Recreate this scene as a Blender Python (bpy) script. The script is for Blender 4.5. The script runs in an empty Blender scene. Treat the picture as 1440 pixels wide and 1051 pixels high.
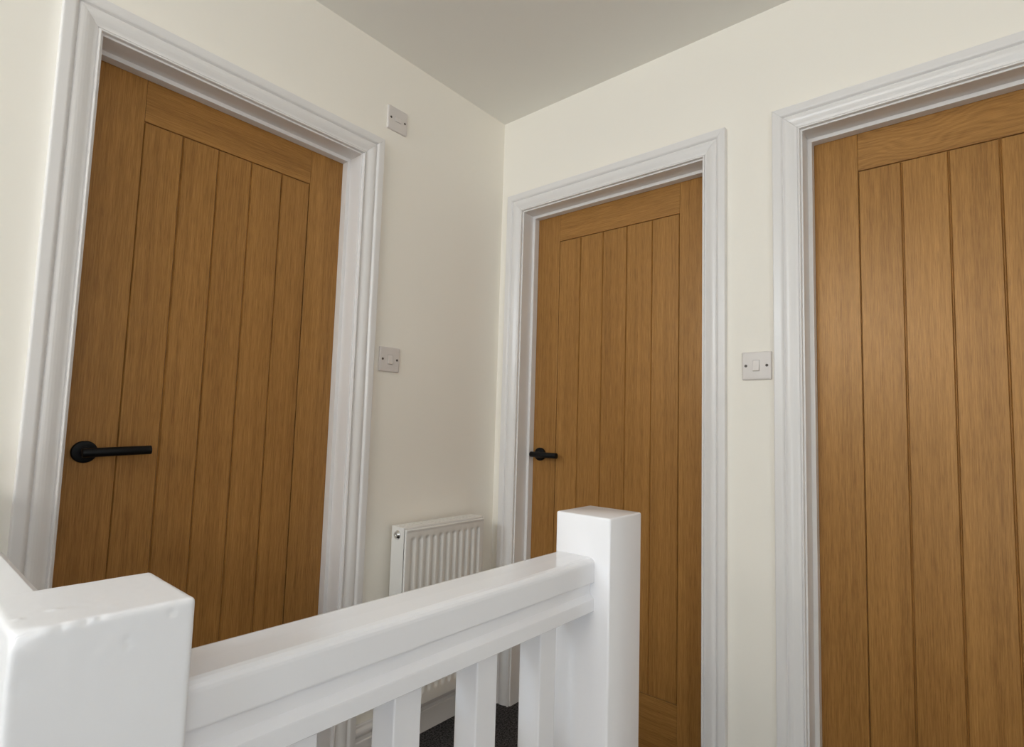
import bpy, bmesh, math, random
from mathutils import Vector, Matrix
random.seed(7)
scene = bpy.context.scene
COL = scene.collection

# ------------------------------------------------------------------ measured sizes (metres)
CEIL = 2.4277            # ceiling height
ZH = 2.000               # underside of every door lining head
SD = 0.0611              # lining depth in front of the door stop
ST = 0.0121              # stop thickness
SLAB = 0.0912            # depth of the door face behind the wall face
WT = 0.13                # wall thickness
D1 = (-1.4379, -0.7179)  # left door opening along y
D2 = (0.1251, 0.8889)    # middle door opening along x
D3 = (1.1903, 1.9541)    # right door opening along x
ROOM_X, ROOM_Y = 2.75, -3.80

# ------------------------------------------------------------------ helpers
LW = lambda u, o, z: Vector((o, u, z))      # left wall frame: u along y, o out of the wall
RW = lambda u, o, z: Vector((u, -o, z))     # right wall frame: u along x, o out of the wall

def tag(o, label=None, cat=None, group=None, kind=None):
    if label: o['label'] = label
    if cat: o['category'] = cat
    if group: o['group'] = group
    if kind: o['kind'] = kind
    return o

def empty(name, loc, label=None, cat=None, group=None, kind=None, parent=None):
    o = bpy.data.objects.new(name, None)
    o.empty_display_size = 0.1
    COL.objects.link(o)
    o.location = loc
    if parent: o.parent = parent
    return tag(o, label, cat, group, kind)

def world_loc(o):
    v = Vector((0, 0, 0))
    while o is not None:
        v += o.location
        o = o.parent
    return v

def link(name, bm, mat, parent=None, smooth=None, loc=None):
    """mesh built in world coordinates; origin put at loc (or at its base centre)"""
    bmesh.ops.recalc_face_normals(bm, faces=bm.faces)
    me = bpy.data.meshes.new(name)
    pw = world_loc(parent) if parent else Vector((0, 0, 0))
    if loc is None:
        xs = [v.co for v in bm.verts]
        lo = [min(c[i] for c in xs) for i in range(3)]
        hi = [max(c[i] for c in xs) for i in range(3)]
        loc = Vector(((lo[0]+hi[0])/2, (lo[1]+hi[1])/2, lo[2]))
    bmesh.ops.translate(bm, verts=bm.verts, vec=-Vector(loc))
    bm.to_mesh(me); bm.free()
    if smooth:
        for p in me.polygons: p.use_smooth = True
        me.set_sharp_from_angle(angle=math.radians(smooth))
    me.materials.append(mat)
    o = bpy.data.objects.new(name, me)
    COL.objects.link(o)
    o.location = Vector(loc) - pw
    if parent: o.parent = parent
    return o

def add_box(bm, a, b, bev=0.0, seg=2, F=None):
    """box between two corners, optionally in a wall frame, edges eased"""
    if F: a, b = F(*a), F(*b)
    lo = [min(a[i], b[i]) for i in range(3)]; hi = [max(a[i], b[i]) for i in range(3)]
    vs = [bm.verts.new((x, y, z)) for x in (lo[0], hi[0]) for y in (lo[1], hi[1]) for z in (lo[2], hi[2])]
    q = [(0,1,3,2),(4,6,7,5),(0,4,5,1),(2,3,7,6),(0,2,6,4),(1,5,7,3)]
    fs = [bm.faces.new([vs[i] for i in f]) for f in q]
    if bev:
        es = list({e for f in fs for e in f.edges})
        bmesh.ops.bevel(bm, geom=es, offset=bev, segments=seg, profile=0.5, affect='EDGES', clamp_overlap=True)
    return bm

def box(a, b, bev=0.0, seg=2, F=None):
    return add_box(bmesh.new(), a, b, bev, seg, F)

def prism(poly, fn, t0, t1, caps=True, bm=None):
    """closed polygon (p,q) swept from t0 to t1 through fn(p,q,t)"""
    bm = bm or bmesh.new()
    A = [bm.verts.new(fn(p, q, t0)) for p, q in poly]
    B = [bm.verts.new(fn(p, q, t1)) for p, q in poly]
    n = len(poly)
    for i in range(n):
        bm.faces.new((A[i], A[(i+1) % n], B[(i+1) % n], B[i]))
    if caps:
        bm.faces.new(A); bm.faces.new(B[::-1])
    return bm

def supported(poly, closed=True, d=0.0007):
    """adds a point close to both ends of every long flat, so that flats stay flat when shaded smooth"""
    out = []
    n = len(poly)
    for i in range(n if closed else n-1):
        a, b = Vector(poly[i]), Vector(poly[(i+1) % n])
        out.append(tuple(a))
        if (b-a).length > 3*d:
            u = (b-a).normalized()*d
            out += [tuple(a+u), tuple(b-u)]
    if not closed: out.append(tuple(poly[-1]))
    return out

def lathe(prof, origin, axis, n=40, bm=None):
    """(r,h) profile turned about axis from origin"""
    bm = bm or bmesh.new()
    ax = Vector(axis).normalized()
    s = ax.orthogonal().normalized(); t = ax.cross(s)
    rings = []
    for r, h in prof:
        c = Vector(origin) + ax*h
        if r < 1e-6: rings.append([bm.verts.new(c)])
        else: rings.append([bm.verts.new(c + s*r*math.cos(2*math.pi*k/n) + t*r*math.sin(2*math.pi*k/n)) for k in range(n)])
    for a, b in zip(rings, rings[1:]):
        for k in range(n):
            k2 = (k+1) % n
            if len(a) == 1: bm.faces.new((a[0], b[k], b[k2]))
            elif len(b) == 1: bm.faces.new((a[k], b[0], a[k2]))
            else: bm.faces.new((a[k], b[k], b[k2], a[k2]))
    return bm

# ------------------------------------------------------------------ materials
def new_mat(name):
    m = bpy.data.materials.new(name); m.use_nodes = True
    nt = m.node_tree
    return m, nt, nt.nodes['Principled BSDF']

def N(nt, typ, **kw):
    n = nt.nodes.new(typ)
    for k, v in kw.items():
        if k in n.inputs: n.inputs[k].default_value = v
        else: setattr(n, k, v)
    return n

def ramp(nt, stops):
    r = N(nt, 'ShaderNodeValToRGB')
    e = r.color_ramp.elements
    e[0].position, e[0].color = stops[0][0], (*stops[0][1], 1)
    e[1].position, e[1].color = stops[1][0], (*stops[1][1], 1)
    for p, c in stops[2:]:
        k = e.new(p); k.color = (*c, 1)
    return r

def paint(name, col, rough, bump_scale=300, bump=0.05, dist=0.0005, nibs=False, spec=0.5):
    m, nt, b = new_mat(name)
    tc = N(nt, 'ShaderNodeTexCoord')
    n = N(nt, 'ShaderNodeTexNoise', Scale=bump_scale, Detail=3.0)
    nt.links.new(tc.outputs['Object'], n.inputs['Vector'])
    h = n.outputs['Fac']
    if nibs:
        big = N(nt, 'ShaderNodeTexNoise', Scale=22.0, Detail=2.0)
        nt.links.new(tc.outputs['Object'], big.inputs['Vector'])
        vor = N(nt, 'ShaderNodeTexVoronoi', Scale=34.0)
        nt.links.new(tc.outputs['Object'], vor.inputs['Vector'])
        mr = N(nt, 'ShaderNodeMapRange'); mr.inputs['From Min'].default_value = 0.0; mr.inputs['From Max'].default_value = 0.09
        mr.inputs['To Min'].default_value = 0.7; mr.inputs['To Max'].default_value = 0.0
        nt.links.new(vor.outputs['Distance'], mr.inputs['Value'])
        a1 = N(nt, 'ShaderNodeMath', operation='MULTIPLY_ADD'); a1.inputs[1].default_value = 2.0
        nt.links.new(big.outputs['Fac'], a1.inputs[0]); nt.links.new(n.outputs['Fac'], a1.inputs[2])
        a2 = N(nt, 'ShaderNodeMath', operation='ADD')
        nt.links.new(a1.outputs[0], a2.inputs[0]); nt.links.new(mr.outputs['Result'], a2.inputs[1])
        h = a2.outputs[0]
    bp = N(nt, 'ShaderNodeBump', Strength=bump, Distance=dist)
    nt.links.new(h, bp.inputs['Height']); nt.links.new(bp.outputs['Normal'], b.inputs['Normal'])
    b.inputs['Base Color'].default_value = (*col, 1)
    b.inputs['Roughness'].default_value = rough
    b.inputs['Specular IOR Level'].default_value = spec
    return m

M_WALL = paint('wall_emulsion', (0.898, 0.861, 0.793), 0.85, 420, 0.12, 0.0006, spec=0.25)
M_CEIL = paint('ceiling_emulsion', (0.86, 0.845, 0.805), 0.9, 260, 0.15, 0.0008, spec=0.2)
M_GLOSS = paint('white_satin_trim', (0.788, 0.770, 0.766), 0.30, 90, 0.06, 0.0006)
M_RAIL = paint('white_gloss_rail', (0.805, 0.800, 0.830), 0.17, 70, 0.10, 0.0008)
M_POST = paint('white_gloss_newel', (0.805, 0.805, 0.835), 0.32, 220, 0.06, 0.0005, nibs=True)
M_RAD = paint('radiator_enamel', (0.80, 0.785, 0.76), 0.35, 200, 0.02, 0.0003)
M_PLATE = paint('moulded_plate_plastic', (0.70, 0.655, 0.63), 0.35, 400, 0.01, 0.0002)
M_ROCKER = paint('switch_rocker_plastic', (0.74, 0.69, 0.66), 0.28, 400, 0.01, 0.0002)

def plain(name, col, rough, metal=0.0):
    m, nt, b = new_mat(name)
    tc = N(nt, 'ShaderNodeTexCoord')
    n = N(nt, 'ShaderNodeTexNoise', Scale=500.0, Detail=2.0)
    nt.links.new(tc.outputs['Object'], n.inputs['Vector'])
    mr = N(nt, 'ShaderNodeMapRange'); mr.inputs['To Min'].default_value = rough*0.9; mr.inputs['To Max'].default_value = rough*1.1
    nt.links.new(n.outputs['Fac'], mr.inputs['Value']); nt.links.new(mr.outputs['Result'], b.inputs['Roughness'])
    b.inputs['Base Color'].default_value = (*col, 1)
    b.inputs['Metallic'].default_value = metal
    return m
M_BLACK = plain('matt_black_metal', (0.003, 0.003, 0.0035), 0.5)
M_BLACK.node_tree.nodes['Principled BSDF'].inputs['Specular IOR Level'].default_value = 0.22
M_CHROME = plain('chrome', (0.72, 0.72, 0.72), 0.12, 1.0)
M_SCREW = plain('dull_screw', (0.10, 0.085, 0.075), 0.5, 0.4)
M_DARK = plain('shadow_plastic', (0.30, 0.28, 0.27), 0.5)

def carpet():
    m, nt, b = new_mat('charcoal_carpet')
    tc = N(nt, 'ShaderNodeTexCoord')
    n = N(nt, 'ShaderNodeTexNoise', Scale=150.0, Detail=3.0, Roughness=0.75)
    v = N(nt, 'ShaderNodeTexVoronoi', Scale=330.0)
    nt.links.new(tc.outputs['Object'], n.inputs['Vector']); nt.links.new(tc.outputs['Object'], v.inputs['Vector'])
    r = ramp(nt, [(0.36, (0.010, 0.010, 0.012)), (0.68, (0.190, 0.180, 0.182))])
    nt.links.new(n.outputs['Fac'], r.inputs['Fac']); nt.links.new(r.outputs['Color'], b.inputs['Base Color'])
    bp = N(nt, 'ShaderNodeBump', Strength=1.0, Distance=0.006)
    nt.links.new(v.outputs['Distance'], bp.inputs['Height']); nt.links.new(bp.outputs['Normal'], b.inputs['Normal'])
    b.inputs['Roughness'].default_value = 0.95
    b.inputs['Specular IOR Level'].default_value = 0.1
    return m
M_CARPET = carpet()

def oak(name, figure=0.0):
    """oak veneer; the uv map runs across (u) and along (v) the grain in metres"""
    m, nt, b = new_mat(name)
    uv = N(nt, 'ShaderNodeUVMap', uv_map='grain')
    def noise(su, sv, detail=3.0, rough=0.55, src=None):
        mp = N(nt, 'ShaderNodeMapping'); mp.inputs['Scale'].default_value = (su, sv, 1)
        nt.links.new(src or uv.outputs['UV'], mp.inputs['Vector'])
        n = N(nt, 'ShaderNodeTexNoise', Scale=1.0, Detail=detail, Roughness=rough, noise_dimensions='2D')
        nt.links.new(mp.outputs['Vector'], n.inputs['Vector'])
        return n
    def math_(op, a, bb, clamp=False):
        q = N(nt, 'ShaderNodeMath', operation=op, use_clamp=clamp)
        for i, x in enumerate((a, bb)):
            if isinstance(x, (int, float)): q.inputs[i].default_value = x
            else: nt.links.new(x, q.inputs[i])
        return q.outputs[0]
    broad = noise(14, 0.45, 2.0)         # broad tonal bands
    mid = noise(75, 0.9, 3.0, 0.6)       # straight bands
    fine = noise(340, 13.0, 3.0, 0.7)     # fine grain lines
    pores = noise(560, 16.0, 2.0)        # short pores
    t = math_('ADD', math_('MULTIPLY', broad.outputs['Fac'], 0.20), math_('MULTIPLY', mid.outputs['Fac'], 0.28 - 0.05*figure))
    t = math_('ADD', t, math_('MULTIPLY', fine.outputs['Fac'], 0.52 - 0.05*figure))
    if figure:                           # growth-ring figure: bent parallel bands
        warp = noise(7, 2.2, 2.0)
        sep = N(nt, 'ShaderNodeSeparateXYZ'); nt.links.new(uv.outputs['UV'], sep.inputs[0])
        ph = math_('ADD', math_('MULTIPLY', sep.outputs['X'], 420.0), math_('MULTIPLY', warp.outputs['Fac'], 95.0))
        t = math_('ADD', t, math_('MULTIPLY', math_('ADD', math_('SINE', ph, 0), 1.0), 0.05*figure))
    r = ramp(nt, [(0.32, (0.195, 0.087, 0.020)), (0.68, (0.425, 0.214, 0.060)), (0.50, (0.315, 0.152, 0.040))])
    nt.links.new(t, r.inputs['Fac'])
    pr = N(nt, 'ShaderNodeMapRange'); pr.inputs['From Min'].default_value = 0.60; pr.inputs['From Max'].default_value = 0.74
    pr.inputs['To Min'].default_value = 0.0; pr.inputs['To Max'].default_value = 0.42
    nt.links.new(pores.outputs['Fac'], pr.inputs['Value'])
    mx = N(nt, 'ShaderNodeMix', data_type='RGBA'); mx.inputs[7].default_value = (0.15, 0.068, 0.022, 1)
    nt.links.new(pr.outputs['Result'], mx.inputs[0]); nt.links.new(r.outputs['Color'], mx.inputs[6])
    nt.links.new(mx.outputs[2], b.inputs['Base Color'])
    hgt = math_('SUBTRACT', math_('MULTIPLY', fine.outputs['Fac'], 0.6), pr.outputs['Result'])
    bp = N(nt, 'ShaderNodeBump', Strength=0.35, Distance=0.0006)
    nt.links.new(hgt, bp.inputs['Height']); nt.links.new(bp.outputs['Normal'], b.inputs['Normal'])
    b.inputs['Roughness'].default_value = 0.36
    b.inputs['Specular IOR Level'].default_value = 0.85
    b.inputs['Specular Tint'].default_value = (1.0, 0.66, 0.40, 1)
    return m
M_OAK = oak('oak_veneer')
M_OAKF = oak('oak_veneer_figured', 1.0)

# ------------------------------------------------------------------ setting: walls, floor, ceiling
def wall_with_openings(name, F, u0, u1, z0, z1, holes, label):
    bm = bmesh.new()
    cur = u0
    for a, b_, zl, zt in sorted(holes):
        add_box(bm, (cur, 0, z0), (a, -WT, z1), F=F)
        if zt < z1: add_box(bm, (a, 0, zt), (b_, -WT, z1), F=F)
        if zl > z0: add_box(bm, (a, 0, z0), (b_, -WT, zl), F=F)
        cur = b_
    add_box(bm, (cur, 0, z0), (u1, -WT, z1), F=F)
    return tag(link(name, bm, M_WALL), label, 'wall', kind='structure')

LOW = -0.95
JT = 0.022   # lining thickness
hole = lambda d: (d[0]-JT, d[1]+JT, -0.02, ZH+JT)
wall_with_openings('wall_left', LW, ROOM_Y, 0.0, LOW, CEIL, [hole(D1)], 'off-white wall with the oak door that has a black lever, radiator below')
wall_with_openings('wall_right', RW, -WT, ROOM_X, LOW, CEIL, [hole(D2), hole(D3)], 'off-white wall holding two oak doors side by side')
RB = lambda u, o, z: Vector((u, ROOM_Y + o, z))
wall_with_openings('wall_rear', RB, -WT, ROOM_X, LOW, CEIL, [(0.06, 0.52, 2.02, 2.32), (0.62, 1.74, 1.60, 2.20), (1.78, 2.34, 0.20, 0.95)], 'off-white stairwell wall with the window, behind the viewer')
RN = lambda u, o, z: Vector((ROOM_X - o, u, z))
wall_with_openings('wall_near', RN, ROOM_Y-WT, WT, LOW, CEIL, [(-2.75, -1.65, 1.15, 2.25)], 'off-white wall at the far right of the landing, beyond the picture')
tag(link('ceiling', box((-WT, ROOM_Y-WT, CEIL), (ROOM_X+WT, WT, CEIL+0.12)), M_CEIL), 'plain pale grey-white ceiling over the landing', 'ceiling', kind='structure')

bm = bmesh.new()
EX, EY, EY2 = 1.19, -1.705, -0.96
poly = [(-WT, EY), (EX, EY), (EX, EY2), (ROOM_X+WT, EY2), (ROOM_X+WT, WT), (-WT, WT)]
prism(poly, lambda p, q, t: (p, q, t), -0.22, 0.0, bm=bm)
tag(link('floor', bm, M_CARPET), 'dark charcoal carpeted landing floor', 'floor', kind='structure')
bm = bmesh.new()
for i in range(4):   # carpeted flight coming up to the landing, beside the balustrade
    y1 = EY2 - 0.004 - 0.24*i
    add_box(bm, (EX, y1-0.24, LOW), (ROOM_X, y1, -0.19*(i+1)), 0.012)
add_box(bm, (-WT, ROOM_Y-WT, LOW-0.1), (ROOM_X+WT, -0.6, LOW))
tag(link('staircase', bm, M_CARPET), 'charcoal carpeted flight of stairs rising to the landing', 'stairs', kind='structure')

# stairwell windows, the sources of the daylight, and one added side fill opening
def window(n, F, x0, x1, z0, z1, label):
    w = empty('window_%d' % n, F((x0+x1)/2, 0, z0), label, 'window', kind='structure')
    bm = bmesh.new()
    for a, c in (((x0, -0.09, z0), (x0+0.04, -0.03, z1)), ((x1-0.04, -0.09, z0), (x1, -0.03, z1)),
                 ((x0+0.04, -0.09, z0), (x1-0.04, -0.03, z0+0.04)), ((x0+0.04, -0.09, z1-0.04), (x1-0.04, -0.03, z1))):
        add_box(bm, a, c, 0.004, F=F)
    link('window_frame', bm, M_GLOSS, w)
    link('window_sill', box((x0-0.03, -0.03, z0-0.025), (x1+0.03, 0.04, z0), 0.006, F=F), M_GLOSS, w)
window(1, RB, 0.62, 1.74, 1.60, 2.20, 'white framed stairwell window behind the viewer')
window(2, RB, 0.06, 0.52, 2.02, 2.32, 'small high stairwell window near the left wall, behind the viewer')
window(4, RB, 1.78, 2.34, 0.20, 0.95, 'low stairwell window beside the stairs, behind the viewer')
window(3, RN, -2.75, -1.65, 1.15, 2.25, 'white framed opening added for fill light, in the unseen wall at the far right')  # unseen opening, added to house the fill light from the right

# ------------------------------------------------------------------ skirting
SK = [(0, 0), (0.0165, 0), (0.0165, 0.066), (0.0160, 0.0705), (0.0125, 0.0725), (0.0118, 0.084), (0.0128, 0.0865), (0.0155, 0.0905),
      (0.0165, 0.097), (0.0155, 0.1035), (0.0125, 0.1085), (0.0095, 0.111), (0.0085, 0.1135), (0.0085, 0.1185), (0.0065, 0.1205), (0, 0.1205)]
SK = supported(SK)
def skirt(F, runs):
    bm = bmesh.new()
    for a, c in runs: prism(SK, lambda p, q, t: F(t, p, q), a, c, bm=bm)
    return bm
AW = 0.080   # architrave reaches this far from the lining
tag(link('baseboard_left', skirt(LW, [(EY+0.02, D1[0]-AW), (D1[1]+AW, -0.0)]), M_GLOSS, smooth=40), 'white moulded skirting under the radiator', 'skirting board', kind='structure')
tag(link('baseboard_right', skirt(RW, [(D2[1]+AW, D3[0]-AW), (D3[1]+AW, ROOM_X)]), M_GLOSS, smooth=40), 'white moulded skirting between the two doors of the right wall', 'skirting board', kind='structure')

# ------------------------------------------------------------------ door frames
ARCH = [(0.0050, 0.0), (0.0050, 0.0098), (0.0056, 0.0116), (0.0070, 0.0125), (0.0086, 0.0125), (0.0098, 0.0116), (0.0104, 0.0098), (0.0106, 0.0064),
        (0.0122, 0.0062), (0.0128, 0.0066), (0.0130, 0.0080), (0.0138, 0.0086), (0.0165, 0.0090), (0.0200, 0.0101), (0.0250, 0.0123), (0.0310, 0.0146), (0.0370, 0.0160),
        (0.0420, 0.0163), (0.0465, 0.0157), (0.0490, 0.0145), (0.0502, 0.0130), (0.0508, 0.0126), (0.0516, 0.0130), (0.0530, 0.0156), (0.0552, 0.0182), (0.0580, 0.0196),
        (0.0605, 0.0200), (0.0770, 0.0200), (0.0790, 0.0194), (0.0800, 0.0178), (0.0800, 0.0)]
ARCH = supported(ARCH)
def frame(n, F, d, label):
    u0, u1 = d
    e = empty('trim_%d' % n, F((u0+u1)/2, 0, 0), label, 'door frame', kind='structure')
    g = 0.0003
    for side in (-1, 1):
        bm = bmesh.new()
        ue = u0 if side < 0 else u1
        A = [bm.verts.new(F(ue + side*p, h, 0.0)) for p, h in ARCH]
        B = [bm.verts.new(F(ue + side*p, h, ZH + p - g)) for p, h in ARCH]
        k = len(ARCH)
        for i in range(k): bm.faces.new((A[i], A[(i+1) % k], B[(i+1) % k], B[i]))
        bm.faces.new(A); bm.faces.new(B[::-1])
        link('architrave_leg', bm, M_GLOSS, e, smooth=38)
    bm = bmesh.new()
    A = [bm.verts.new(F(u0 - p + g, h, ZH + p)) for p, h in ARCH]
    B = [bm.verts.new(F(u1 + p - g, h, ZH + p)) for p, h in ARCH]
    k = len(ARCH)
    for i in range(k): bm.faces.new((A[i], A[(i+1) % k], B[(i+1) % k], B[i]))
    bm.faces.new(A); bm.faces.new(B[::-1])
    link('architrave_head', bm, M_GLOSS, e, smooth=38)
    B_ = 0.0008
    link('jamb', box((u0-JT, 0.001, 0), (u0, -WT, ZH), B_, F=F), M_GLOSS, e)
    link('jamb', box((u1, 0.001, 0), (u1+JT, -WT, ZH), B_, F=F), M_GLOSS, e)
    link('jamb_head', box((u0-JT, 0.001, ZH), (u1+JT, -WT, ZH+JT), B_, F=F), M_GLOSS, e)
    s0, s1 = -SD, -SLAB + 0.0008
    link('door_stop', box((u0, s0, 0), (u0+ST, s1, ZH-ST), B_, F=F), M_GLOSS, e)
    link('door_stop', box((u1-ST, s0, 0), (u1, s1, ZH-ST), B_, F=F), M_GLOSS, e)
    link('door_stop', box((u0, s0, ZH-ST), (u1, s1, ZH), B_, F=F), M_GLOSS, e)
    return e
frame(1, LW, D1, 'white moulded frame around the oak door left of the radiator')
frame(2, RW, D2, 'white moulded frame around the middle oak door, beside the corner')
frame(3, RW, D3, 'white moulded frame around the right-hand oak door, cut off by the picture edge')

# ------------------------------------------------------------------ oak doors
def set_uv(o, fn):
    me = o.data
    lay = me.uv_layers.new(name='grain')
    off = world_loc(o)
    for p in me.polygons:
        c = Vector((0, 0, 0))
        for vi in p.vertices: c += me.vertices[vi].co
        c = c/len(p.vertices) + off
        for li in p.loop_indices:
            lay.data[li].uv = fn(me.vertices[me.loops[li].vertex_index].co + off, c)

def door(n, F, d, g0, g1, label, seed, U):
    """five-board oak door; g0, g1 are the outer grooves of the boarded panel, U picks the width coordinate"""
    u0, u1 = d[0]+0.0025, d[1]-0.0025
    zt, zb, gz0, gz1 = ZH-0.003, 0.006, 0.188, 1.875
    T = 0.035
    rnd = random.Random(seed)
    e = empty('door_%d' % n, F((u0+u1)/2, -SLAB, 0), label, 'door', kind='structure')
    o0, o1 = -SLAB, -SLAB-T
    E = 0.0004
    def part(name, a, c, mat, along_z):
        o = link(name, box((a[0], o0, a[1]), (c[0], o1, c[1]), 0.0012, 2, F), mat, e)
        ru, rv = rnd.uniform(0, 50), rnd.uniform(0, 50)
        if along_z: set_uv(o, lambda v, cc: (U(v)+ru, v.z+rv))
        else: set_uv(o, lambda v, cc: (v.z+ru, U(v)+rv))
        return o
    part('stile', (u0, zb), (g0-E, zt), M_OAK, True)
    part('stile', (g1+E, zb), (u1, zt), M_OAK, True)
    part('top_rail', (g0, gz1+E), (g1, zt), M_OAKF if n == 3 else M_OAK, False)
    part('bottom_rail', (g0, zb), (g1, gz0-E), M_OAK, False)
    # boarded panel: v-grooves between five boards and round the edge
    G, DP = 0.0034, 0.0050
    bw = (g1-g0)/5
    prof = [(g0, o0-DP), (g0+0.0006, o0-DP), (g0+G, o0)]
    for k in range(1, 5):
        c = g0 + bw*k
        prof += [(c-G, o0), (c-0.0006, o0-DP), (c+0.0006, o0-DP), (c+G, o0)]
    prof += [(g1-G, o0), (g1-0.0006, o0-DP), (g1, o0-DP)]
    rows = [(gz0, DP), (gz0+0.0006, DP), (gz0+G, 0.0), (gz1-G, 0.0), (gz1-0.0006, DP), (gz1, DP)]
    bm = bmesh.new()
    grid = [[bm.verts.new(F(u, min(o, o0-dz), z)) for u, o in prof] for z, dz in rows]
    for r in range(len(rows)-1):
        for c in range(len(prof)-1):
            bm.faces.new((grid[r][c], grid[r][c+1], grid[r+1][c+1], grid[r+1][c]))
    edge = grid[0] + [row[-1] for row in grid[1:-1]] + grid[-1][::-1] + [row[0] for row in grid[1:-1]][::-1]
    back = [bm.verts.new(F(*((lambda w: (w.y, o1, w.z) if F is LW else (w.x, o1, w.z))(v.co)))) for v in edge]
    k = len(edge)
    for i in range(k): bm.faces.new((edge[i], edge[(i+1) % k], back[(i+1) % k], back[i]))
    bm.faces.new(back)
    p = link('panel', bm, M_OAK, e)
    offs = [(rnd.uniform(0, 90), rnd.uniform(0, 90)) for _ in range(6)]
    def puv(v, c):
        i = max(0, min(4, int((U(c)-g0)/bw)))
        return (U(v)+offs[i][0], v.z+offs[i][1])
    set_uv(p, puv)
    return e
UL = lambda v: v.y
UR = lambda v: v.x
door1 = door(1, LW, D1, -1.3172, -0.8457, 'honey oak boarded door with long black lever, left of the radiator', 11, UL)
door2 = door(2, RW, D2, 0.2480, 0.7710, 'honey oak boarded door with black lever, behind the far white newel post', 5, UR)
door3 = door(3, RW, D3, 1.3165, 1.8365, 'honey oak boarded door without visible handle, cut off by right picture edge', 23, UR)

def handle(e, F, u, z, length, tilt=0.0):
    o = -SLAB
    A = F(math.cos(tilt), 0, math.sin(tilt)) - F(0, 0, 0); OUT = F(0, 1, 0) - F(0, 0, 0)
    c = F(u, o, z)
    # lever: neck coming out of the door into a round bar with eased ends
    r, back = 0.0110, 0.0135
    bm = lathe([(0.0100, 0.004), (0.0100, 0.048)], c, OUT, 28)
    b0 = c + OUT*0.049 - A*back
    lathe([(0, 0), (r-0.0012, 0), (r-0.0003, 0.0004), (r, 0.0012), (r, length+back-0.0012), (r-0.0003, length+back-0.0004), (r-0.0012, length+back), (0, length+back)], b0, A, 32, bm)
    h = link('door_handle', bm, M_BLACK, e, smooth=40)
    bm = lathe([(0, 0), (0.0265, 0), (0.0265, 0.0075), (0.0258, 0.0092), (0.0245, 0.010), (0.0125, 0.010), (0.0122, 0.012), (0.0100, 0.0122)], c, OUT, 48)
    link('rose', bm, M_BLACK, h, smooth=40)
handle(door1, LW, -1.3835, 1.0085, 0.128, math.radians(2.4))
handle(door2, RW, 0.1745, 0.9875, 0.116)

# ------------------------------------------------------------------ switches
def plate(name, F, u, z, label, cat, kind, group=None):
    e = empty(name, F(u, 0, z-0.043), label, cat, group)
    OUT = F(0, 1, 0) - F(0, 0, 0)
    # rounded square plate with sloping edge
    bm = bmesh.new()
    def ring(hs, rr, o):
        pts = []
        for cx, cz, a0 in ((1, 1, 0), (-1, 1, 90), (-1, -1, 180), (1, -1, 270)):
            for s in range(7):
                a = math.radians(a0 + 15*s)
                pts.append(bm.verts.new(F(u + cx*(hs-rr) + rr*math.cos(a), o, z + cz*(hs-rr) + rr*math.sin(a))))
        return pts
    rings = [ring(0.0430, 0.004, 0.0), ring(0.0430, 0.004, 0.0007), ring(0.0430, 0.004, 0.0034), ring(0.0430, 0.004, 0.0040), ring(0.0420, 0.0045, 0.0066), ring(0.0395, 0.005, 0.0078), ring(0.0370, 0.005, 0.0080), ring(0.0362, 0.005, 0.0080)]
    for a, b_ in zip(rings, rings[1:]):
        k = len(a)
        for i in range(k): bm.faces.new((a[i], a[(i+1) % k], b_[(i+1) % k], b_[i]))
    bm.faces.new(rings[0]); bm.faces.new(rings[-1][::-1])
    link('plate', bm, M_PLATE, e, smooth=30)
    for s in (-1, 1):
        link('screw', lathe([(0.0042, 0.0079), (0.0042, 0.0084), (0.0030, 0.0089), (0, 0.0090)], F(u + s*0.0302, 0, z), OUT, 20), M_SCREW, e, smooth=40)
    if kind == 'rocker':
        hw, hh = 0.0088, 0.0158
        bm = bmesh.new()
        prof = [(-hh, 0.0074), (-hh, 0.0128), (-hh+0.0012, 0.0136), (0.0, 0.0108), (hh-0.001, 0.0094), (hh, 0.0086), (hh, 0.0074)]
        prism(prof, lambda p, q, t: F(u+t, q, z+p), -hw, hw, bm=bm)
        link('rocker', bm, M_ROCKER, e, smooth=25)
        bm = bmesh.new()
        for a, c in (((u-hw-0.0009, z-hh-0.0009), (u-hw, z+hh+0.0009)), ((u+hw, z-hh-0.0009), (u+hw+0.0009, z+hh+0.0009)), ((u-hw, z+hh), (u+hw, z+hh+0.0009)), ((u-hw, z-hh-0.0009), (u+hw, z-hh))):
            add_box(bm, (a[0], 0.0072, a[1]), (c[0], 0.0083, c[1]), F=F)
        link('rocker_surround', bm, M_DARK, e)
    else:
        hw, hh = 0.0125, 0.0080
        link('rocker', box((u-hw, 0.0074, z-hh), (u+hw, 0.0100, z+hh), 0.0012, F=F), M_ROCKER, e)
        bm = bmesh.new()
        for a, c in (((u-hw-0.0007, z-hh-0.0007), (u-hw, z+hh+0.0007)), ((u+hw, z-hh-0.0007), (u+hw+0.0007, z+hh+0.0007)), ((u-hw, z+hh), (u+hw, z+hh+0.0007)), ((u-hw, z-hh-0.0007), (u+hw, z-hh))):
            add_box(bm, (a[0], 0.0072, a[1]), (c[0], 0.0083, c[1]), F=F)
        link('rocker_surround', bm, M_DARK, e)
    return e
plate('light_switch', LW, -0.5663, 1.3184, 'white light switch above the radiator, beside the left door frame', 'light switch', 'rocker', 'square white wall plates')
plate('light_switch', RW, 1.0584, 1.3041, 'white light switch on the wall strip between the two right doors', 'light switch', 'rocker', 'square white wall plates')
plate('isolator_switch', LW, -0.5800, 2.1798, 'white isolator plate high on the wall, above the left door frame corner', 'switch', 'isolator', 'square white wall plates')

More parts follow.
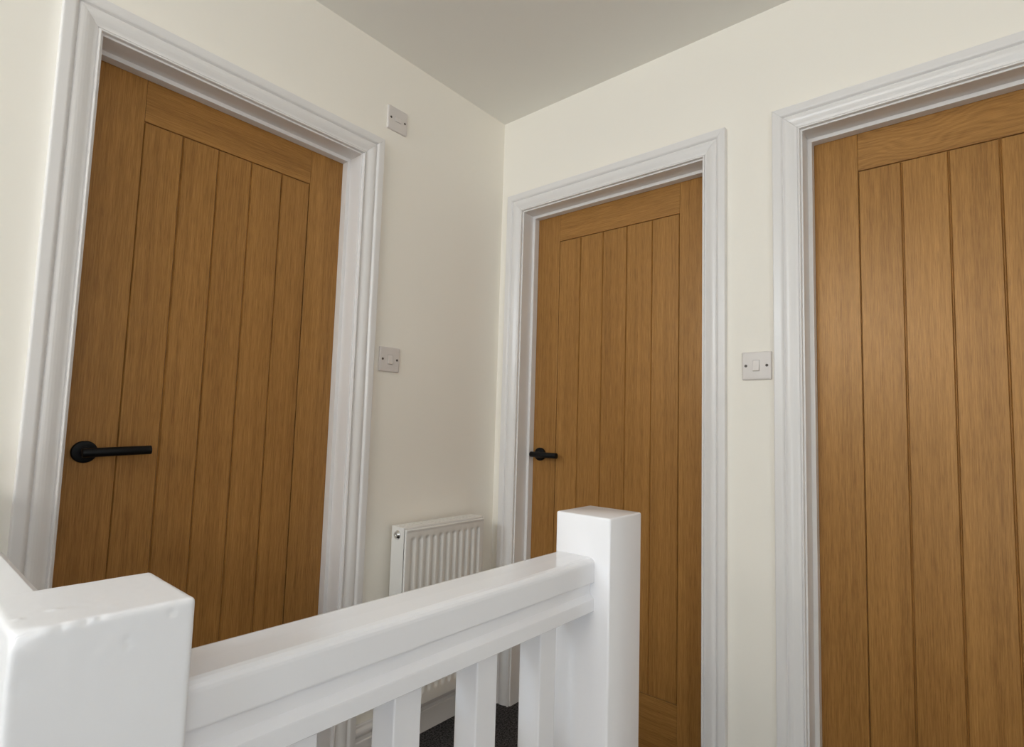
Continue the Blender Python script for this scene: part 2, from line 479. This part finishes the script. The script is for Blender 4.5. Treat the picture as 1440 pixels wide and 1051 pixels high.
# ------------------------------------------------------------------ radiator
Y0, Y1, Z0, Z1, XB, XF = -0.5370, -0.1565, 0.151, 0.745, 0.024, 0.1015
rad = empty('radiator', (0.06, (Y0+Y1)/2, Z0), 'small white fluted panel radiator low on the wall by the corner', 'radiator')
YA, YB, ZT = Y0+0.0015, Y1-0.0015, 0.7435
nf = 11; pitch = (Y1-Y0-0.036)/nf
def flute(y):
    t = (y - (Y0+0.018)) / pitch
    if t <= 0 or t >= nf: return 0.0
    s = t - math.floor(t)           # recess in the middle of each pitch
    a = abs(s-0.5)
    return 1.0 if a < 0.09 else max(0.0, 1-(a-0.09)/0.25)
def ease(x): x = max(0, min(1, x)); return x*x*(3-2*x)
ys = [YA, YA+0.0006, YA+0.0015, YA+0.003]
ny = nf*16
ys += [YA+0.006+(YB-YA-0.012)*i/ny for i in range(ny+1)] + [YB-0.003, YB-0.0015, YB-0.0006, YB]
zs = [Z0, Z0+0.0006, Z0+0.0015, Z0+0.003, Z0+0.03, Z0+0.036, Z0+0.040, Z0+0.045, Z0+0.050, Z0+0.056, Z0+0.2, Z0+0.4]
zs += [ZT-0.048, ZT-0.044, ZT-0.040, ZT-0.037, ZT-0.034, ZT-0.031, ZT-0.028, ZT-0.025, ZT-0.012, ZT-0.007, ZT-0.0055, ZT-0.004, ZT-0.003, ZT-0.0015, ZT-0.0006, ZT]
bm = bmesh.new()
def edge_drop(a):
    return 0.0 if a > 0.003 else (0.003 - math.sqrt(max(0, 0.003**2-(0.003-a)**2)))
G = []
for z in zs:
    row = []
    for y in ys:
        gz = ease((z-(Z0+0.034))/0.018) * ease(((ZT-0.026)-z)/0.014)
        x = XF - 0.0085*ease(flute(y))*gz - edge_drop(min(y-YA, YB-y)) - edge_drop(min(z-Z0, ZT-z)) - (0.0012 if z < ZT-0.0055 and z > Z0+0.0055 else 0.0)
        row.append(bm.verts.new((x, y, z)))
    G.append(row)
for r in range(len(zs)-1):
    for c in range(len(ys)-1): bm.faces.new((G[r][c], G[r][c+1], G[r+1][c+1], G[r+1][c]))
edge = G[0] + [r[-1] for r in G[1:-1]] + G[-1][::-1] + [r[0] for r in G[1:-1]][::-1]
back = [bm.verts.new((XF-0.0090, v.co.y, v.co.z)) for v in edge]
k = len(edge)
for i in range(k): bm.faces.new((edge[i], edge[(i+1) % k], back[(i+1) % k], back[i]))
link('front_panel', bm, M_RAD, rad, smooth=50)
link('back_panel', box((XB, Y0+0.003, Z0), (XB+0.010, Y1-0.003, Z1-0.008), 0.002), M_RAD, rad)
for a, c in ((Y0-0.0004, Y0+0.0012), (Y1-0.0012, Y1+0.0004)):
    link('side_panel', box((XB+0.001, a, Z0+0.015), (0.0908, c, 0.7495), 0.0006), M_RAD, rad)
bm = bmesh.new()   # top grille: rim and slats across the depth
tz0, tz1 = 0.742, 0.7500
add_box(bm, (XB+0.001, Y0+0.0013, tz0), (XB+0.014, Y1-0.0013, tz1), 0.0015)
add_box(bm, (0.0745, Y0+0.0013, tz0), (0.0908, Y1-0.0013, tz1), 0.0015)
for i in range(19):
    p = (Y1-Y0-0.0026)/19
    y = Y0+0.0013+p*i
    add_box(bm, (XB+0.0135, y, tz0+0.001), (0.0750, y+p-0.003, tz1-0.0006))
link('top_grille', bm, M_RAD, rad)
link('bleed_plug', lathe([(0.0150, 0.0), (0.0150, 0.0020), (0.0130, 0.0040), (0.0118, 0.0085), (0.0098, 0.0104), (0.0055, 0.0108), (0.0050, 0.0080), (0, 0.0072)], (0.0583, Y0-0.0003, 0.7235), (0, -1, 0), 24), M_CHROME, rad, smooth=35)
for y in (Y0+0.07, Y1-0.07):
    link('bracket', box((0.0, y-0.012, 0.30), (XB+0.001, y+0.012, 0.66), 0.001), M_RAD, rad)
for y in (Y0+0.035, Y1-0.035):
    link('pipe', lathe([(0.0075, 0.0), (0.0075, 0.156)], (0.06, y, 0.0), (0, 0, 1), 20), M_GLOSS, rad, smooth=40)

# ------------------------------------------------------------------ balustrade
bal = empty('landing_balustrade', (1.135, -1.33, 0), 'white painted balustrade with two square newel posts, handrail and square spindles', 'balustrade')
NN = (1.1349, -1.6338, 0.0437, 0.0457, 0.9856)   # near newel: centre, half sizes, top
NF = (1.1351, -1.0188, 0.0455, 0.0455, 0.9793)   # far newel
def worn_post(cx, cy, hx, hy, top, rad):
    """square post whose faces are finely divided near the top so that its edges and knocks are real shape"""
    bm = bmesh.new()
    dents = [((1.1786, -1.6462, 0.9850), 0.0020, 0.0017), ((1.1786, -1.6397, 0.9854), 0.0017, 0.0018), ((1.1786, -1.6255, 0.9687), 0.0018, 0.0008),
             ((1.1786, -1.6247, 0.9640), 0.0016, 0.0007), ((1.1786, -1.6022, 0.9790), 0.0022, 0.0007), ((1.1786, -1.6579, 0.9840), 0.0024, 0.0009),
             ((1.1786, -1.6795, 0.9856), 0.0065, 0.0046), ((1.1786, -1.6700, 0.9852), 0.0034, 0.0012), ((1.1786, -1.674, 0.9567), 0.0030, 0.0005),
             ((1.1537, -1.6727, 0.9856), 0.0018, -0.0010), ((1.1480, -1.6550, 0.9856), 0.0024, -0.0006), ((1.1600, -1.6300, 0.9856), 0.0030, -0.0003)]
    from mathutils import noise as mn
    C = Vector((cx, cy, 0))
    def shape(x, y, z):
        q = Vector((max(-hx+rad, min(hx-rad, x)), max(-hy+rad, min(hy-rad, y)), min(top-rad, z)))
        d = Vector((x, y, z)) - q
        n = d.normalized() if d.length > 1e-9 else Vector((0, 0, 1))
        p = q + n*rad
        if z <= 0: p = Vector((q.x, q.y, 0)) + Vector((n.x, n.y, 0))*rad
        w = p + C
        if z > 0.6:
            p = p + n*(0.00008*(mn.noise(w*38)) + 0.00012*mn.noise(w*160))
            for c, r, h in dents:
                e = (w - Vector(c)).length
                if e < 3*r: p = p - n*h*math.exp(-(e/r)**2)
        return p + C
    nx = 56
    def ts(k): return [-1 + 2*i/k for i in range(k+1)]
    zs = [0, 0.3, 0.6, 0.7, 0.78, 0.80] + [0.80 + (top-0.80)*i/104 for i in range(1, 105)]
    cache = {}
    def V(x, y, z):
        k = (round(x, 6), round(y, 6), round(z, 6))
        if k not in cache: cache[k] = bm.verts.new(shape(x, y, z))
        return cache[k]
    X = [hx*t for t in ts(nx)]; Y = [hy*t for t in ts(nx)]
    for i in range(nx):
        for j in range(nx):
            bm.faces.new((V(X[i], Y[j], top), V(X[i+1], Y[j], top), V(X[i+1], Y[j+1], top), V(X[i], Y[j+1], top)))
        for j in range(len(zs)-1):
            for yy in (-hy, hy):
                bm.faces.new((V(X[i], yy, zs[j]), V(X[i+1], yy, zs[j]), V(X[i+1], yy, zs[j+1]), V(X[i], yy, zs[j+1])))
            for xx in (-hx, hx):
                bm.faces.new((V(xx, Y[i], zs[j]), V(xx, Y[i+1], zs[j]), V(xx, Y[i+1], zs[j+1]), V(xx, Y[i], zs[j+1])))
    return bm
bm = worn_post(*NN, 0.0034)
tag(link('newel_post', bm, M_POST, bal, smooth=60), 'nearest newel post with chipped paint')
bm = box((NF[0]-NF[2], NF[1]-NF[3], 0), (NF[0]+NF[2], NF[1]+NF[3], NF[4]), 0.0028, 3)
tag(link('newel_post', bm, M_RAIL, bal, smooth=50), 'far newel post standing before the middle door')
half = [(0.0, 0.9225), (0.0250, 0.9222), (0.0290, 0.9212), (0.0318, 0.9192), (0.0331, 0.9168), (0.0335, 0.9140), (0.0335, 0.8905), (0.0331, 0.8893), (0.0320, 0.8888),
        (0.0272, 0.8888), (0.0270, 0.8880), (0.0270, 0.8738), (0.0275, 0.8730), (0.0325, 0.8682), (0.0333, 0.8674), (0.0335, 0.8660), (0.0335, 0.8512), (0.0328, 0.8505)]
RC = 1.1232
poly = [(RC+x, z) for x, z in half] + [(RC-x, z) for x, z in half[:0:-1]]
poly = supported(poly)
yn0, yf0 = NN[1]+NN[3]-0.004, NF[1]-NF[3]+0.0015
bm = prism(poly, lambda p, q, t: (p, t, q), yn0, yf0)
link('handrail', bm, M_RAIL, bal, smooth=24)
# short rail from the near newel to the left wall, its top level with the post
rw, ry = 0.0225, -1.6745
hp = [(-rw, 0.010), (-rw, 0.068), (-rw+0.004, 0.0722), (-rw+0.004, 0.082), (-rw, 0.092), (-rw, 0.112), (rw, 0.112), (rw, 0.092), (rw-0.004, 0.082), (rw-0.004, 0.0722), (rw, 0.068), (rw, 0.006), (rw-0.0015, 0.0018), (rw-0.005, 0.0), (-rw+0.005, 0.0), (-rw+0.0015, 0.0018)]
bm = prism(supported([(ry+a, NN[4]-b_) for a, b_ in hp]), lambda p, q, t: (t, p, q), 0.0, NN[0]-NN[2]+0.005)
tag(link('handrail', bm, M_POST, bal, smooth=35), 'rail running from the near post to the left wall')
link('base_rail', box((RC-0.031, NN[1]+NN[3]-0.003, 0.0), (RC+0.031, NF[1]-NF[3]+0.001, 0.03), 0.003), M_RAIL, bal)
link('base_rail', box((0.0, ry-rw, 0.0), (NN[0]-NN[2]+0.003, ry+rw, 0.03), 0.003), M_RAIL, bal)
sp = 0.0169
for y in (-1.4868, -1.3735, -1.2602, -1.1455):
    link('baluster', box((RC-sp, y-sp, 0.028), (RC+sp, y+sp, 0.8515), 0.0016, 2), M_RAIL, bal)
x = 0.998
while x > 0.05:
    link('baluster', box((x-sp, ry-sp, 0.028), (x+sp, ry+sp, NN[4]-0.110), 0.0016, 2), M_RAIL, bal)
    x -= 0.1135

# ------------------------------------------------------------------ daylight and added side fill
wd = bpy.data.worlds.new('daylight'); scene.world = wd; wd.use_nodes = True
bg = wd.node_tree.nodes['Background']
bg.inputs['Color'].default_value = (0.78, 0.90, 1.0, 1); bg.inputs['Strength'].default_value = 1.5
L = bpy.data.lights.new('window_daylight', 'AREA'); L.shape = 'RECTANGLE'; L.size = 1.04; L.size_y = 0.52
L.energy = 19.0; L.color = (1.0, 0.935, 0.835)
lo = bpy.data.objects.new('window_daylight', L); COL.objects.link(lo)
lo.location = (1.18, ROOM_Y-0.13, 1.90)
lo.rotation_euler = (math.radians(90), 0, 0)     # -z of the light looks towards +y

L3 = bpy.data.lights.new('high_window_daylight', 'AREA'); L3.shape = 'RECTANGLE'; L3.size = 0.38; L3.size_y = 0.22
L3.energy = 17; L3.color = (0.76, 0.89, 1.0)
l3 = bpy.data.objects.new('high_window_daylight', L3); COL.objects.link(l3)
l3.location = (0.29, ROOM_Y-0.10, 2.17)
l3.rotation_euler = (math.radians(90), 0, 0)
L4 = bpy.data.lights.new('low_window_daylight', 'AREA'); L4.shape = 'RECTANGLE'; L4.size = 0.48; L4.size_y = 0.66
L4.energy = 8; L4.color = (0.80, 0.91, 1.0)
l4 = bpy.data.objects.new('low_window_daylight', L4); COL.objects.link(l4)
l4.location = (2.06, ROOM_Y-0.10, 0.575)
l4.rotation_euler = (math.radians(90), 0, 0)
L2 = bpy.data.lights.new('side_fill', 'AREA'); L2.shape = 'RECTANGLE'; L2.size = 1.05; L2.size_y = 1.05
L2.energy = 7.6; L2.color = (0.90, 0.96, 1.0)  # added fill lamp that lifts the left wall and other right-facing surfaces
l2 = bpy.data.objects.new('side_fill', L2); COL.objects.link(l2)
l2.location = (ROOM_X+0.14, -2.2, 1.70)
l2.rotation_euler = (math.radians(90), 0, math.radians(90))      # towards -x

# ------------------------------------------------------------------ camera
cam = bpy.data.cameras.new('camera'); co = bpy.data.objects.new('camera', cam); COL.objects.link(co)
yaw, pit, rol, f = math.radians(40.40368), math.radians(4.5475), math.radians(1.7018), 775.69615
fwd = Vector((-math.sin(yaw)*math.cos(pit), math.cos(yaw)*math.cos(pit), math.sin(pit)))
rt = Vector((math.cos(yaw), math.sin(yaw), 0)); up = rt.cross(fwd)
r2 = rt*math.cos(rol) + up*math.sin(rol); u2 = up*math.cos(rol) - rt*math.sin(rol)
R = Matrix((r2, u2, -fwd)).transposed()
co.matrix_world = Matrix.Translation((1.5732, -1.73936, 1.1036)) @ R.to_4x4()
cam.sensor_fit = 'HORIZONTAL'; cam.sensor_width = 36.0; cam.lens = f/1440*36
cam.shift_x = -1.97262/1440; cam.shift_y = 10.90556/1440
cam.clip_start = 0.02; cam.clip_end = 50
scene.camera = co

# ------------------------------------------------------------------ view
vs = scene.view_settings
vs.view_transform = 'Standard'; vs.look = 'None'; vs.gamma = 1.0; vs.use_curve_mapping = False
vs.exposure = 0.06
scene.cycles.use_denoising = True
scene.cycles.max_bounces = 14; scene.cycles.diffuse_bounces = 10
scene.cycles.sample_clamp_indirect = 6
